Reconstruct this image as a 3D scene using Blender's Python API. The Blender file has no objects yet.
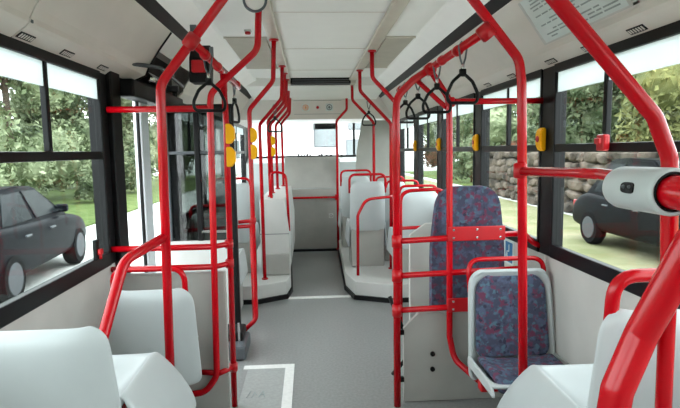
import bpy, bmesh, math, random
from mathutils import Vector, Matrix
C = bpy.context.scene.collection
SC = bpy.context.scene
PI = math.pi

# ------------------------------------------------------------------ camera, world, exposure
cam_d = bpy.data.cameras.new('camera'); cam = bpy.data.objects.new('camera', cam_d); C.objects.link(cam)
cam_d.sensor_width = 36.0; cam_d.lens = 520.0 / 680.0 * 36.0; cam_d.clip_start = 0.02
cam.matrix_world = Matrix(((0.99812, 0.02196, -0.05726, 0), (-0.0592, 0.10122, -0.9931, 0),
                           (-0.01601, 0.99462, 0.10233, 1.45), (0, 0, 0, 1)))
SC.camera = cam
SC.view_settings.view_transform = 'Standard'; SC.view_settings.look = 'None'
SC.view_settings.gamma = 1.0; SC.view_settings.use_curve_mapping = False
SC.view_settings.exposure = 2.5
w = bpy.data.worlds.new('overcast_sky'); SC.world = w; w.use_nodes = True
nt = w.node_tree; nt.nodes.clear()
out = nt.nodes.new('ShaderNodeOutputWorld'); bg = nt.nodes.new('ShaderNodeBackground')
tc = nt.nodes.new('ShaderNodeTexCoord'); sep = nt.nodes.new('ShaderNodeSeparateXYZ'); rp = nt.nodes.new('ShaderNodeValToRGB')
rp.color_ramp.elements[0].position = 0.0; rp.color_ramp.elements[0].color = (0.94, 0.965, 1.0, 1)
rp.color_ramp.elements[1].position = 0.9; rp.color_ramp.elements[1].color = (0.90, 0.95, 1.0, 1)
nt.links.new(tc.outputs['Generated'], sep.inputs[0]); nt.links.new(sep.outputs[2], rp.inputs[0])
nt.links.new(rp.outputs[0], bg.inputs[0]); nt.links.new(bg.outputs[0], out.inputs[0])
bg.inputs[1].default_value = 1.6

# ------------------------------------------------------------------ materials
def lin(c):
    c = c / 255.0
    return c / 12.92 if c <= 0.04045 else ((c + 0.055) / 1.055) ** 2.4
def rgb(r, g, b): return (lin(r), lin(g), lin(b), 1)
def mat(name, col, rough=0.5, metal=0.0, coat=0.0, var=0.0, scale=20.0, bump=0.0, col2=None, spec=0.4):
    m = bpy.data.materials.new(name); m.use_nodes = True
    n = m.node_tree.nodes; l = m.node_tree.links; p = n['Principled BSDF']
    p.inputs['Roughness'].default_value = rough; p.inputs['Metallic'].default_value = metal
    p.inputs['Coat Weight'].default_value = coat; p.inputs['Specular IOR Level'].default_value = spec
    p.inputs['Base Color'].default_value = col
    if var or col2 or bump:
        t = n.new('ShaderNodeTexCoord'); x = n.new('ShaderNodeTexNoise'); x.inputs['Scale'].default_value = scale
        x.inputs['Detail'].default_value = 4.0
        l.new(t.outputs['Object'], x.inputs['Vector'])
        if var or col2:
            r = n.new('ShaderNodeValToRGB'); r.color_ramp.elements[0].position = 0.35; r.color_ramp.elements[1].position = 0.68
            c2 = col2 if col2 else tuple(min(1, k * (1 + var)) for k in col[:3]) + (1,)
            c1 = col if col2 else tuple(k * (1 - var) for k in col[:3]) + (1,)
            r.color_ramp.elements[0].color = c1; r.color_ramp.elements[1].color = c2
            l.new(x.outputs['Fac'], r.inputs[0]); l.new(r.outputs[0], p.inputs['Base Color'])
        if bump:
            b = n.new('ShaderNodeBump'); b.inputs['Strength'].default_value = bump; b.inputs['Distance'].default_value = 0.01
            l.new(x.outputs['Fac'], b.inputs['Height']); l.new(b.outputs[0], p.inputs['Normal'])
    return m
def glass_mat(name, tint, refl=0.05):
    m = bpy.data.materials.new(name); m.use_nodes = True
    n = m.node_tree.nodes; l = m.node_tree.links; n.clear()
    o = n.new('ShaderNodeOutputMaterial'); mx = n.new('ShaderNodeMixShader')
    t = n.new('ShaderNodeBsdfTransparent'); g = n.new('ShaderNodeBsdfGlossy'); fr = n.new('ShaderNodeLayerWeight')
    mul = n.new('ShaderNodeMath'); mul.operation = 'MULTIPLY_ADD'
    t.inputs[0].default_value = tint; g.inputs['Roughness'].default_value = 0.03
    fr.inputs[0].default_value = 0.25
    mul.inputs[1].default_value = 0.06; mul.inputs[2].default_value = refl
    l.new(fr.outputs['Fresnel'], mul.inputs[0]); l.new(mul.outputs[0], mx.inputs[0])
    l.new(t.outputs[0], mx.inputs[1]); l.new(g.outputs[0], mx.inputs[2]); l.new(mx.outputs[0], o.inputs[0])
    return m
def film_mat(name, col, trans):
    m = bpy.data.materials.new(name); m.use_nodes = True
    n = m.node_tree.nodes; l = m.node_tree.links; n.clear()
    o = n.new('ShaderNodeOutputMaterial'); mx = n.new('ShaderNodeMixShader')
    t = n.new('ShaderNodeBsdfTranslucent'); d = n.new('ShaderNodeBsdfDiffuse')
    t.inputs[0].default_value = col; d.inputs[0].default_value = col; mx.inputs[0].default_value = trans
    l.new(d.outputs[0], mx.inputs[1]); l.new(t.outputs[0], mx.inputs[2]); l.new(mx.outputs[0], o.inputs[0])
    return m
def fabric_mat():
    m = bpy.data.materials.new('patterned_moquette'); m.use_nodes = True
    n = m.node_tree.nodes; l = m.node_tree.links; p = n['Principled BSDF']; p.inputs['Roughness'].default_value = 0.95
    t = n.new('ShaderNodeTexCoord')
    def blot(scale, lo, hi, col, prev, off):
        mp = n.new('ShaderNodeMapping'); mp.inputs['Location'].default_value = (off, off * 2, off * 3)
        x = n.new('ShaderNodeTexNoise'); x.inputs['Scale'].default_value = scale; x.inputs['Detail'].default_value = 2.5
        r = n.new('ShaderNodeValToRGB'); r.color_ramp.elements[0].position = lo; r.color_ramp.elements[1].position = hi
        r.color_ramp.elements[0].color = (0, 0, 0, 1); r.color_ramp.elements[1].color = (1, 1, 1, 1)
        mx = n.new('ShaderNodeMix'); mx.data_type = 'RGBA'
        l.new(t.outputs['Object'], mp.inputs[0]); l.new(mp.outputs[0], x.inputs['Vector']); l.new(x.outputs['Fac'], r.inputs[0])
        l.new(r.outputs[0], mx.inputs['Factor'])
        if prev is None: mx.inputs['A'].default_value = rgb(66, 68, 88)
        else: l.new(prev, mx.inputs['A'])
        mx.inputs['B'].default_value = col
        return mx.outputs['Result']
    a = blot(22, .47, .60, rgb(80, 90, 114), None, 1.3)
    a = blot(28, .51, .62, rgb(104, 52, 76), a, 4.1)
    a = blot(34, .56, .66, rgb(78, 106, 122), a, 7.7)
    a = blot(30, .60, .66, rgb(52, 52, 72), a, 2.9)
    l.new(a, p.inputs['Base Color'])
    return m
M = dict(
    red=mat('red_tube_paint', rgb(184, 3, 18), 0.22, spec=0.35, var=0.08, scale=6),
    redp=mat('red_plastic', rgb(180, 6, 18), 0.35, var=0.08, scale=8),
    white=mat('white_seat_plastic', rgb(186, 191, 191), 0.33, var=0.03, scale=5),
    cream=mat('cream_wall_laminate', rgb(198, 196, 190), 0.55, var=0.04, scale=5),
    ceil=mat('ceiling_laminate', rgb(238, 236, 232), 0.5, var=0.02, scale=3),
    cove=mat('cove_laminate', rgb(220, 213, 206), 0.5, var=0.03, scale=4),
    lampd=mat('lamp_cover_added_glow', rgb(226, 226, 222), 0.5, var=0.02, scale=4),
    beige=mat('beige_lamp_cover', rgb(176, 168, 154), 0.6, var=0.05, scale=9),
    trimm=mat('ceiling_strip_metal', rgb(192, 184, 170), 0.35, metal=0.2, var=0.05, scale=8),
    grey=mat('grey_partition_laminate', rgb(168, 166, 160), 0.5, var=0.04, scale=7),
    lgrey=mat('pale_grey_panel', rgb(200, 199, 195), 0.5, var=0.03, scale=6),
    floor=mat('grey_speckled_vinyl', rgb(136, 137, 135), 0.30, var=0.10, scale=60, bump=0.03),
    hatch=mat('grey_hatch_vinyl', rgb(158, 161, 158), 0.4, var=0.08, scale=50),
    white_line=mat('white_floor_tape', rgb(226, 226, 222), 0.5, var=0.05, scale=40),
    black=mat('black_rubber', rgb(14, 14, 15), 0.5, spec=0.2, var=0.2, scale=15),
    frame=mat('black_window_frame', rgb(13, 13, 15), 0.4, spec=0.2, var=0.15, scale=10),
    slate=mat('slate_grey_metal', rgb(84, 88, 92), 0.45, var=0.1, scale=12),
    post=mat('grey_rubber_seal', rgb(205, 210, 213), 0.5, var=0.05, scale=8),
    chrome=mat('chrome', rgb(210, 210, 210), 0.15, metal=1.0, var=0.03, scale=8),
    yellow=mat('yellow_plastic', rgb(250, 178, 6), 0.4, spec=0.2, var=0.05, scale=12),
    orange=mat('orange_print', rgb(226, 140, 70), 0.5, var=0.05, scale=12),
    paper=mat('white_notice_paper', rgb(214, 222, 220), 0.6, var=0.03, scale=10),
    ink=mat('grey_ink', rgb(150, 160, 158), 0.7, var=0.1, scale=30),
    blue=mat('blue_print', rgb(40, 110, 160), 0.5, var=0.05, scale=20),
    fabric=fabric_mat(),
    glass=glass_mat('window_glass', (0.80, 0.84, 0.83, 1), 0.006),
    tinted=glass_mat('smoked_glass', (0.34, 0.36, 0.35, 1), 0.04),
    clear=glass_mat('clear_glass', (0.93, 0.95, 0.95, 1), 0.03),
    film=film_mat('frosted_film', (0.82, 0.85, 0.86, 1), 0.6),
    asphalt=mat('pale_asphalt', rgb(196, 196, 192), 0.9, var=0.10, scale=3, bump=0.1),
    grass=mat('lawn_grass', rgb(74, 92, 48), 0.9, spec=0.1, col2=rgb(104, 116, 70), scale=3, bump=0.3),
    leafa=mat('pale_green_leaves', rgb(84, 98, 66), 0.7, spec=0.15, col2=rgb(164, 172, 138), scale=1.6),
    leafb=mat('mid_green_leaves', rgb(62, 76, 50), 0.7, spec=0.15, col2=rgb(126, 134, 104), scale=1.8),
    leafy=mat('yellow_green_leaves', rgb(68, 80, 50), 0.7, spec=0.15, col2=rgb(140, 138, 88), scale=1.1),
    leafr=mat('russet_leaves', rgb(60, 62, 44), 0.7, spec=0.15, col2=rgb(120, 76, 58), scale=2.4),
    verge=mat('dry_verge_grass', rgb(112, 114, 80), 0.9, spec=0.1, col2=rgb(144, 138, 112), scale=1.2, bump=0.3),
    soil=mat('dark_soil', rgb(44, 40, 34), 0.9, spec=0.1, var=0.2, scale=4),
    bark=mat('brown_bark', rgb(72, 62, 50), 0.9, var=0.25, scale=12, bump=0.5),
    stone=mat('grey_brown_stone', rgb(50, 46, 42), 0.9, spec=0.1, col2=rgb(116, 104, 94), scale=2.0, bump=0.4),
    carpaint=mat('dark_blue_grey_car_paint', rgb(14, 16, 21), 0.4, spec=0.03, var=0.04, scale=3),
    carpaint2=mat('charcoal_car_paint', rgb(18, 19, 21), 0.4, spec=0.03, var=0.04, scale=3),
    carglass=mat('dark_car_glass', rgb(28, 33, 36), 0.25, spec=0.06, var=0.1, scale=2),
    tyre=mat('tyre_rubber', rgb(14, 14, 15), 0.8, spec=0.1, var=0.1, scale=20),
    alloy=mat('alloy_wheel', rgb(78, 80, 84), 0.45, spec=0.1, var=0.05, scale=20),
    lampred=mat('red_lamp_lens', rgb(150, 20, 22), 0.2, var=0.05, scale=20),
    build=mat('white_render', rgb(240, 240, 238), 0.8, var=0.03, scale=1),
    bwin=mat('grey_building_glass', rgb(120, 128, 130), 0.3, var=0.1, scale=1),
)

_p = M['lampd'].node_tree.nodes['Principled BSDF']; _p.inputs['Emission Color'].default_value = (1, .98, .95, 1); _p.inputs['Emission Strength'].default_value = 0.02  # faint glow added to lift the interior; these lamp covers look unlit
# ------------------------------------------------------------------ helpers
def tag(o, label=None, cat=None, group=None, kind=None):
    if label: o['label'] = label
    if cat: o['category'] = cat
    if group: o['group'] = group
    if kind: o['kind'] = kind
    return o
def thing(name, label, cat, loc=(0, 0, 0), group=None):
    o = bpy.data.objects.new(name, None); C.objects.link(o); o.location = loc; o.empty_display_size = 0.1
    return tag(o, label, cat, group)
def add(name, me, m, parent=None, smooth=False):
    o = bpy.data.objects.new(name, me); C.objects.link(o)
    me.materials.append(m)
    if smooth:
        for p in me.polygons: p.use_smooth = True
    if parent is not None:
        o.parent = parent
        if parent.type == 'EMPTY': o.location = -Vector(parent.location)
    return o
def from_bm(name, bm, m, parent=None, smooth=False):
    bmesh.ops.recalc_face_normals(bm, faces=bm.faces[:])
    me = bpy.data.meshes.new(name); bm.to_mesh(me); bm.free()
    return add(name, me, m, parent, smooth)
def bbox(bm, x0, x1, y0, y1, z0, z1, bev=0.0, seg=2):
    r = bmesh.ops.create_cube(bm, size=1.0)
    vs = r['verts']
    for v in vs:
        v.co = Vector(((x0 + x1) / 2 + v.co.x * (x1 - x0), (y0 + y1) / 2 + v.co.y * (y1 - y0), (z0 + z1) / 2 + v.co.z * (z1 - z0)))
    if bev > 0:
        es = list({e for v in vs for e in v.link_edges})
        bmesh.ops.bevel(bm, geom=es, offset=bev, segments=seg, affect='EDGES', profile=0.5)
def box(name, b, m, parent=None, bev=0.004, seg=2):
    bm = bmesh.new()
    for q in (b if isinstance(b, list) else [b]): bbox(bm, *q, bev=bev, seg=seg)
    return from_bm(name, bm, m, parent)
def boxes(name, bs, m, parent, bev=0.004):
    return [box(name, b, m, parent, bev) for b in bs]
def struct(name, b, m, parent=None, bev=0.0):
    o = box(name, b, m, parent, bev)
    if parent is None: tag(o, kind='structure')
    return o
def prism(bm, poly, axis, a, b):
    """extrude a 2D polygon along an axis ('x','y','z')"""
    def mk(p, t):
        if axis == 'x': return (t, p[0], p[1])
        if axis == 'y': return (p[0], t, p[1])
        return (p[0], p[1], t)
    va = [bm.verts.new(mk(p, a)) for p in poly]; vb = [bm.verts.new(mk(p, b)) for p in poly]
    n = len(poly)
    bm.faces.new(va); bm.faces.new(vb[::-1])
    for i in range(n): bm.faces.new((va[i], vb[i], vb[(i + 1) % n], va[(i + 1) % n]))
def prism_obj(name, poly, axis, a, b, m, parent=None, bev=0.0):
    bm = bmesh.new(); prism(bm, poly, axis, a, b)
    if bev: bmesh.ops.bevel(bm, geom=bm.edges[:], offset=bev, segments=2, affect='EDGES', profile=0.5)
    return from_bm(name, bm, m, parent)
def rrect(x0, x1, z0, z1, r_top, r_bot, n=6):
    pts = []
    for cx_, cz_, r, a0 in ((x1 - r_top, z1 - r_top, r_top, 0), (x0 + r_top, z1 - r_top, r_top, 90), (x0 + r_bot, z0 + r_bot, r_bot, 180), (x1 - r_bot, z0 + r_bot, r_bot, 270)):
        for k in range(n + 1):
            a = math.radians(a0 + 90 * k / n); pts.append((cx_ + r * math.cos(a), cz_ + r * math.sin(a)))
    return pts
def fillet(pts, rad, n=7):
    pts = [Vector(p) for p in pts]; res = [pts[0]]
    for i in range(1, len(pts) - 1):
        a, b, c = pts[i - 1], pts[i], pts[i + 1]
        d1 = (a - b); d2 = (c - b); l1, l2 = d1.length, d2.length
        ang = d1.angle(d2)
        if ang > PI - 0.02: res.append(b); continue
        t = min(rad / math.tan(ang / 2), l1 * 0.48, l2 * 0.48)
        p0 = b + d1.normalized() * t; p2 = b + d2.normalized() * t
        for k in range(n + 1):
            s = k / n; res.append(p0 * (1 - s) ** 2 + b * 2 * s * (1 - s) + p2 * s ** 2)
    res.append(pts[-1]); return res
def sweep(bm, path, r, seg=12, closed=False, flat=1.0):
    path = [Vector(p) for p in path]; n = len(path)
    tans = []
    for i in range(n):
        a = path[(i - 1) % n] if (closed or i > 0) else path[i]; b = path[(i + 1) % n] if (closed or i < n - 1) else path[i]
        tans.append((b - a).normalized())
    up = Vector((0, 0, 1)) if abs(tans[0].z) < 0.9 else Vector((0, 1, 0))
    nv = (up - tans[0] * up.dot(tans[0])).normalized(); rings = []
    for i in range(n):
        nv = (nv - tans[i] * nv.dot(tans[i])).normalized(); bv = tans[i].cross(nv)
        rings.append([bm.verts.new(path[i] + (nv * math.cos(2 * PI * k / seg) + bv * math.sin(2 * PI * k / seg) * flat) * r) for k in range(seg)])
    for i in range(n if closed else n - 1):
        A, B = rings[i], rings[(i + 1) % n]
        for k in range(seg): bm.faces.new((A[k], A[(k + 1) % seg], B[(k + 1) % seg], B[k]))
    if not closed: bm.faces.new(rings[0][::-1]); bm.faces.new(rings[-1])
def tube(name, pts, r, m, parent=None, fil=0.06, seg=12, flat=1.0):
    bm = bmesh.new(); sweep(bm, fillet(pts, fil), r, seg, flat=flat)
    o = from_bm(name, bm, m, parent)
    for p in o.data.polygons: p.use_smooth = len(p.vertices) == 4
    return o
def ring(name, c, R, r, axis, m, parent=None, n=28, seg=8):
    bm = bmesh.new(); pth = []
    for k in range(n):
        a = 2 * PI * k / n; u, v = R * math.cos(a), R * math.sin(a)
        pth.append(Vector(c) + (Vector((u, v, 0)) if axis == 'z' else Vector((u, 0, v)) if axis == 'y' else Vector((0, u, v))))
    sweep(bm, pth, r, seg, closed=True)
    return from_bm(name, bm, m, parent, True)
def cyl(name, a, b, r, m, parent=None, seg=16, bev=0.0):
    bm = bmesh.new(); sweep(bm, [a, b], r, seg)
    if bev: bmesh.ops.bevel(bm, geom=[e for e in bm.edges if len(e.link_faces) == 2 and any(len(f.verts) > 4 for f in e.link_faces)], offset=bev, segments=2, affect='EDGES')
    o = from_bm(name, bm, m, parent)
    for p in o.data.polygons: p.use_smooth = len(p.vertices) == 4 and p.area > 0
    return o
def ball(name, c, r, m, parent=None, s=(1, 1, 1)):
    bm = bmesh.new(); bmesh.ops.create_icosphere(bm, subdivisions=2, radius=1)
    for v in bm.verts: v.co = Vector((c[0] + v.co.x * r * s[0], c[1] + v.co.y * r * s[1], c[2] + v.co.z * r * s[2]))
    return from_bm(name, bm, m, parent, True)
def copy_tree(o, parent=None):
    c = o.copy(); C.objects.link(c); c.parent = parent
    for ch in list(o.children): copy_tree(ch, c)
    return c

# ------------------------------------------------------------------ bus shell
XC, HW = 0.105, 1.175
XL, XR = XC - HW, XC + HW
YB, YF = -2.2, 9.3
SILL, WTOP, CEIL = 0.865, 1.885, 2.30
T = 0.06
DOOR = (3.0, 4.2)
struct('floor', (XL - T, XR + T, YB - T, YF, -0.08, 0.0), M['floor'])
struct('ceiling', [(XC - 0.72, XC + 0.72, YB, 6.2, CEIL, CEIL + 0.05), (XL - T, XR + T, YB - T, YF + T, CEIL + 0.05, CEIL + 0.12)], M['ceil'])
struct('wall_back', (XL - T, XR + T, YB - T, YB, 0, CEIL + 0.05), M['cream'])
WL = [(-2.0, 0.35), (0.47, 2.78), (4.30, 5.25), (5.38, 6.75), (6.9, 8.7)]
WR = [(-2.0, 0.35), (0.47, 2.66), (2.80, 3.81), (3.96, 4.95), (5.10, 6.05), (6.25, 7.25), (7.4, 8.7)]
def side_wall(name, x0, x1, wins, door=None):
    bl = []
    spans = [(YB, YF)] if not door else [(YB, door[0]), (door[1], YF)]
    for a, b in spans: bl.append((x0, x1, a, b, 0, SILL))
    bl.append((x0, x1, YB, YF, WTOP, CEIL + 0.05))
    struct(name, bl, M['cream'])
side_wall('wall_left', XL - T, XL, WL, DOOR)
side_wall('wall_right', XR, XR + T, WR)
# black pillars between the windows
def pillars(name, x0, x1, wins, door=None):
    ed = [YB]
    for a, b in wins: ed += [a, b]
    ed.append(YF); bl = []
    for i in range(0, len(ed), 2):
        a, b = ed[i], ed[i + 1]
        if door and a < door[0] < b: bl.append((x0, x1, a, door[0], SILL, WTOP)); bl.append((x0, x1, door[1], b, SILL, WTOP))
        else: bl.append((x0, x1, a, b, SILL, WTOP))
    struct(name, bl, M['frame'], bev=0.004)
pillars('trim_1', XL - T, XL + 0.008, WL, DOOR)
pillars('trim_2', XR - 0.008, XR + T, WR)
struct('trim_3', [(XL - T, XL + 0.035, 2.86, 3.0, 0, 1.95), (XL - T, XL + 0.035, 4.2, 4.27, 0, 1.95)], M['black'], bev=0.008)
wn = 0
def window(y0, y1, side, split):
    global wn; wn += 1
    xi = XL if side < 0 else XR; s = -side          # s points inward
    def bx(i, o, a, b, c, d):
        lo, hi = sorted((xi + s * i, xi - s * o)); return (lo, hi, a, b, c, d)
    i, o = 0.014, 0.022
    MB = 1.445
    f = box('window_%d' % wn, [bx(i, o, y0, y1, SILL, SILL + 0.072), bx(i, o, y0, y1, WTOP - 0.055, WTOP),
                               bx(i, o, y0, y0 + 0.022, SILL, WTOP), bx(i, o, y1 - 0.022, y1, SILL, WTOP)], M['frame'], None, 0.005)
    tag(f, kind='structure')
    box('window_bar', bx(i - .004, 0.018, y0 + 0.022, y1 - 0.022, MB - 0.02, MB + 0.02), M['frame'], f, 0.004)
    sp = y0 + (y1 - y0) * split
    box('mullion', bx(i - .006, 0.018, sp - 0.014, sp + 0.014, MB + 0.02, WTOP - 0.055), M['frame'], f, 0.004)
    box('pane', bx(-0.006, 0.011, y0 + .02, y1 - .02, SILL + .07, MB), M['glass'], f, 0)
    box('sliding_pane', bx(-0.006, 0.011, y0 + .02, y1 - .02, MB, WTOP - .05), M['glass'], f, 0)
    box('frosted_strip', bx(0.001, 0.005, y0 + .0225, y1 - .0225, 1.73, WTOP - .056), M['film'], f, 0)
for i, (a, b) in enumerate(WL): window(a, b, -1, (2.23 - a) / (b - a) if i == 1 else 0.52)
for i, (a, b) in enumerate(WR): window(a, b, 1, (2.195 - a) / (b - a) if i == 1 else 0.50)

# cove panels (profile, mirrored about XC)
def cove_profile(s, th=0.012):
    return [(XC + s * 0.92, 2.175), (XC + s * 1.0, 2.075), (XC + s * 1.07, 1.98), (XC + s * 1.088, 1.945), (XC + s * 1.093, 1.925), (XC + s * 1.106, 1.912), (XC + s * 1.172, 1.864)]
def sheet(name, prof, y0, y1, m, th=0.015, parent=None, smooth=False, ends=None):
    bm = bmesh.new(); n = len(prof)
    e0 = ends or [y1] * n
    A = [bm.verts.new((p[0], y0, p[1])) for p in prof]; B = [bm.verts.new((p[0], e0[i], p[1])) for i, p in enumerate(prof)]
    A2 = [bm.verts.new((p[0], y0, p[1] + th)) for p in prof]; B2 = [bm.verts.new((p[0], e0[i], p[1] + th)) for i, p in enumerate(prof)]
    for i in range(n - 1):
        bm.faces.new((A[i], A[i + 1], B[i + 1], B[i])); bm.faces.new((A2[i], B2[i], B2[i + 1], A2[i + 1]))
        bm.faces.new((A[i], A2[i], A2[i + 1], A[i + 1])); bm.faces.new((B[i], B[i + 1], B2[i + 1], B2[i]))
    bm.faces.new((A[0], B[0], B2[0], A2[0])); bm.faces.new((A[-1], A2[-1], B2[-1], B[-1]))
    o = from_bm(name, bm, m, parent)
    if parent is None: tag(o, kind='structure')
    return o
# left: hatch seam at Y=2.0, curved front end over the door ; right: seam at 1.72
for s, nm in ((-1, 'trim_4'), (1, 'trim_5')):
    seam = 1.98 if s < 0 else 1.62
    if s < 0:
        sheet(nm, cove_profile(s), YB, seam - .004, M['cove'])
        sheet('trim_6', cove_profile(s), seam + .004, 4, M['cove'], ends=[3.27, 3.28, 3.30, 3.31, 3.30, 3.27, 3.20])
        pr_ = cove_profile(s); o = tube('trim_26', [(a_[0] + .004, y_ + .004, a_[1] - .002) for a_, y_ in zip(pr_, [3.27, 3.28, 3.30, 3.31, 3.30, 3.27, 3.20])], .006, M['black'], None, .05, 8); tag(o, kind='structure')
        up = [(XC - 0.92, 2.175), (XC - 0.985, 2.105), (XC - 1.01, 2.07)]
        sheet('trim_7', up, 3.285, 4.27, M['ceil'])
        sheet('trim_8', cove_profile(s), 4.27, YF, M['cove'])
    else:
        sheet(nm, cove_profile(s), YB, seam - .004, M['cove'])
        sheet('trim_9', cove_profile(s), seam + .004, 6.0, M['cove'])
        sheet('trim_10', cove_profile(s), 6.008, YF, M['cove'])
    k = 11 + (s > 0) * 3
    sheet('trim_%d' % k, [(XC + s * 0.715, 2.30), (XC + s * 0.74, 2.295), (XC + s * 0.865, 2.225)], YB, YF, M['lampd'])
    sheet('trim_%d' % (k + 1), [(XC + s * 0.865, 2.232), (XC + s * 0.875, 2.222), (XC + s * 0.92, 2.18), (XC + s * 0.925, 2.17)], YB, YF, M['black'])
    box_x = (-0.285, -0.195) if s < 0 else (0.49, 0.585)
    struct('trim_%d' % (k + 2), (box_x[0], box_x[1], YB, 6.35, 2.272, 2.302), M['trimm'], bev=0.012)
# ceiling cross seams
struct('trim_17', [(-0.195, 0.49, y, y + 0.008, 2.296, 2.3005) for y in (2.2, 3.3, 4.45, 5.6)], M['cove'])
# dropped front ceiling
prism_obj('trim_18', [(6.42, 2.235), (7.3, 2.175), (7.42, 2.165), (7.42, 2.34), (6.42, 2.34)], 'x', XC - 0.86, XC + 0.86, M['ceil'])
tag(bpy.data.objects['trim_18'], kind='structure')
prism_obj('trim_19', [(7.42, 2.19), (7.50, 1.90), (7.56, 1.90), (7.56, 2.34), (7.42, 2.34)], 'x', XL, XR, M['cove'])
tag(bpy.data.objects['trim_19'], kind='structure')
struct('trim_20', (XL, XR, 7.5, YF, 1.935, 1.96), M['ceil'])
# front wall with windscreen
struct('wall_front', [(XL - T, XR + T, YF, YF + T, 0, 1.33), (XL - T, XR + T, YF, YF + T, 1.99, CEIL + .05), (XL - T, XL + .08, YF, YF + T, 1.33, 1.99), (XR - .08, XR + T, YF, YF + T, 1.33, 1.99)], M['cream'])
ws = box('window_%d' % (wn + 1), [(XL + .08, XR - .08, YF + .005, YF + .045, 1.33, 1.36), (XL + .08, XR - .08, YF + .005, YF + .045, 1.965, 1.99), (XC - .02 + 0.7, XC + .02 + 0.7, YF + .005, YF + .045, 1.36, 1.965)], M['frame'])
tag(ws, kind='structure'); box('pane', (XL + .08, XR - .08, YF + .02, YF + .028, 1.345, 1.98), M['clear'], ws, 0)

# ------------------------------------------------------------------ door in the left wall
dr = thing('door_1', None, None, (XL, 3.6, 0)); tag(dr, kind='structure')
def leaf(y0, y1, m0, m1):
    lf = box('door_leaf', [(XL - .034, XL - .014, y0, y0 + m0, .03, 1.86), (XL - .034, XL - .014, y1 - m1, y1, .03, 1.86), (XL - .034, XL - .014, y0 + m0, y1 - m1, .03, .16), (XL - .034, XL - .014, y0 + m0, y1 - m1, 1.78, 1.86)], M['black'], dr, 0.006)
    box('pane', (XL - .032, XL - .024, y0 + m0 - .01, y1 - m1 + .01, .14, 1.80), M['clear'], lf, 0)
leaf(3.0, 3.46, .03, .02); leaf(3.60, 4.2, .02, .05)
box('rubber_seal', (XL - .055, XL - .002, 3.45, 3.61, .03, 1.86), M['post'], dr, .01)
# dark header and door gear
hd = thing('door_gear', 'black overhead door gear with rods above the left door', 'door mechanism', (XL + .1, 3.6, 1.80))
box('housing', (XL + .002, XL + .10, 3.02, 4.18, 1.77, 1.87), M['black'], hd, .012)
box('back_plate', (XL + .002, XL + .02, 3.02, 4.18, 1.87, 2.12), M['black'], hd, .003)
boxes('bracket', [(XL + .02, XL + .13, 3.92, 3.96, 1.90, 1.94)], M['slate'], hd, .004)
tube('rod', [(XL + .08, 3.05, 1.955), (XL + .15, 3.4, 1.985), (XL + .12, 4.1, 1.955)], .012, M['slate'], hd, .05, 8)
cyl('motor', (XL + .06, 3.38, 1.93), (XL + .06, 3.78, 1.93), .032, M['chrome'], hd, 14)
er = thing('door_release_box', 'black box with red face hanging above the left door beside the rail', 'door release', (-0.66, 3.35, 1.93))
prism_obj('housing', [(3.28, 1.88), (3.42, 1.88), (3.46, 2.03), (3.38, 2.12), (3.30, 2.03)], 'x', -.72, -.60, M['black'], er, .006)
box('red_cover', (-.70, -.62, 3.262, 3.29, 1.935, 2.01), M['redp'], er, .006)
box('bracket', (-.72, -.68, 3.36, 3.40, 2.10, 2.24), M['slate'], er, .003)

# ------------------------------------------------------------------ floor details
ht = thing('floor_hatch', 'grey floor hatch edged with white tape in the aisle by the left partition', 'hatch', (-.30, 3.0, 0))
box('panel', (-.44, -.18, 2.3, 3.38, .0005, .004), M['hatch'], ht, .001)
boxes('white_edging', [(-.47, -.13, 3.38, 3.44, .0005, .005), (-.19, -.13, 2.3, 3.38, .0005, .005)], M['white_line'], ht, .001)
bm = bmesh.new()
for (x0, y0, x1, y1) in ((-.40, 2.97, -.385, 3.05), (-.37, 2.97, -.36, 3.04), (-.36, 3.04, -.345, 3.0), (-.33, 2.97, -.31, 3.05), (-.31, 3.05, -.295, 2.97), (-.32, 3.0, -.30, 3.0)):
    sweep(bm, [(x0, y0, .0045), (x1, y1, .0045)], .003, 6)
from_bm('worn_marking', bm, M['ink'], ht)
struct('trim_21', (-.235, .385, 5.02, 5.09, 0, .006), M['white_line'], bev=.002)
struct('trim_22', (-.30, .42, 5.09, 5.6, 0, .004), M['floor'], bev=.001)
struct('trim_23', (-.36, .41, 7.44, 7.5, 0, .03), M['black'], bev=.004)

# ------------------------------------------------------------------ wheel arch platforms
def platform(name, poly, z0, z1, m, label, cat, base=None):
    t = thing(name, label, cat, (sum(p[0] for p in poly) / len(poly), sum(p[1] for p in poly) / len(poly), 0))
    o = prism_obj('box_body', poly, 'z', z0, z1, m, t, .006)
    if base:
        bm = bmesh.new(); cx_ = sum(p[0] for p in poly) / len(poly); cy_ = sum(p[1] for p in poly) / len(poly)
        prism(bm, [(p[0] + (.018 if p[0] > cx_ else -.018) * (1 if abs(p[0]) < .8 else 0), p[1] - (.018 if p[1] < cy_ else 0)) for p in poly], 'z', 0.001, .045)
        from_bm('kick_strip', bm, M['black'], t)
    return t
platform('wheel_arch_platform', [(.355, 5.32), (.425, 4.95), (.74, 4.80), (XR - .002, 4.80), (XR - .002, 7.40), (.40, 7.40)], .02, .175, M['lgrey'], 'low pale platform with black kick strip under the seats right of the aisle', 'platform', True)
platform('wheel_arch_platform', [(-.215, 5.32), (-.25, 5.06), (-.53, 4.9), (XL + .002, 4.9), (XL + .002, 7.40), (-.30, 7.40)], .02, .175, M['lgrey'], 'low pale platform at the foot of the tall box left of the aisle', 'platform', True)
platform('seat_platform', [(XL + .002, -1.5), (-.57, -1.5), (-.57, 1.98), (XL + .002, 1.98)], .001, .22, M['grey'], 'grey raised platform under the nearest white seat at left', 'platform')
platform('seat_platform', [(.80, -1.5), (XR - .002, -1.5), (XR - .002, 1.86), (.80, 1.86)], .001, .22, M['grey'], 'grey raised platform under the nearest white seat at right', 'platform')
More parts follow.
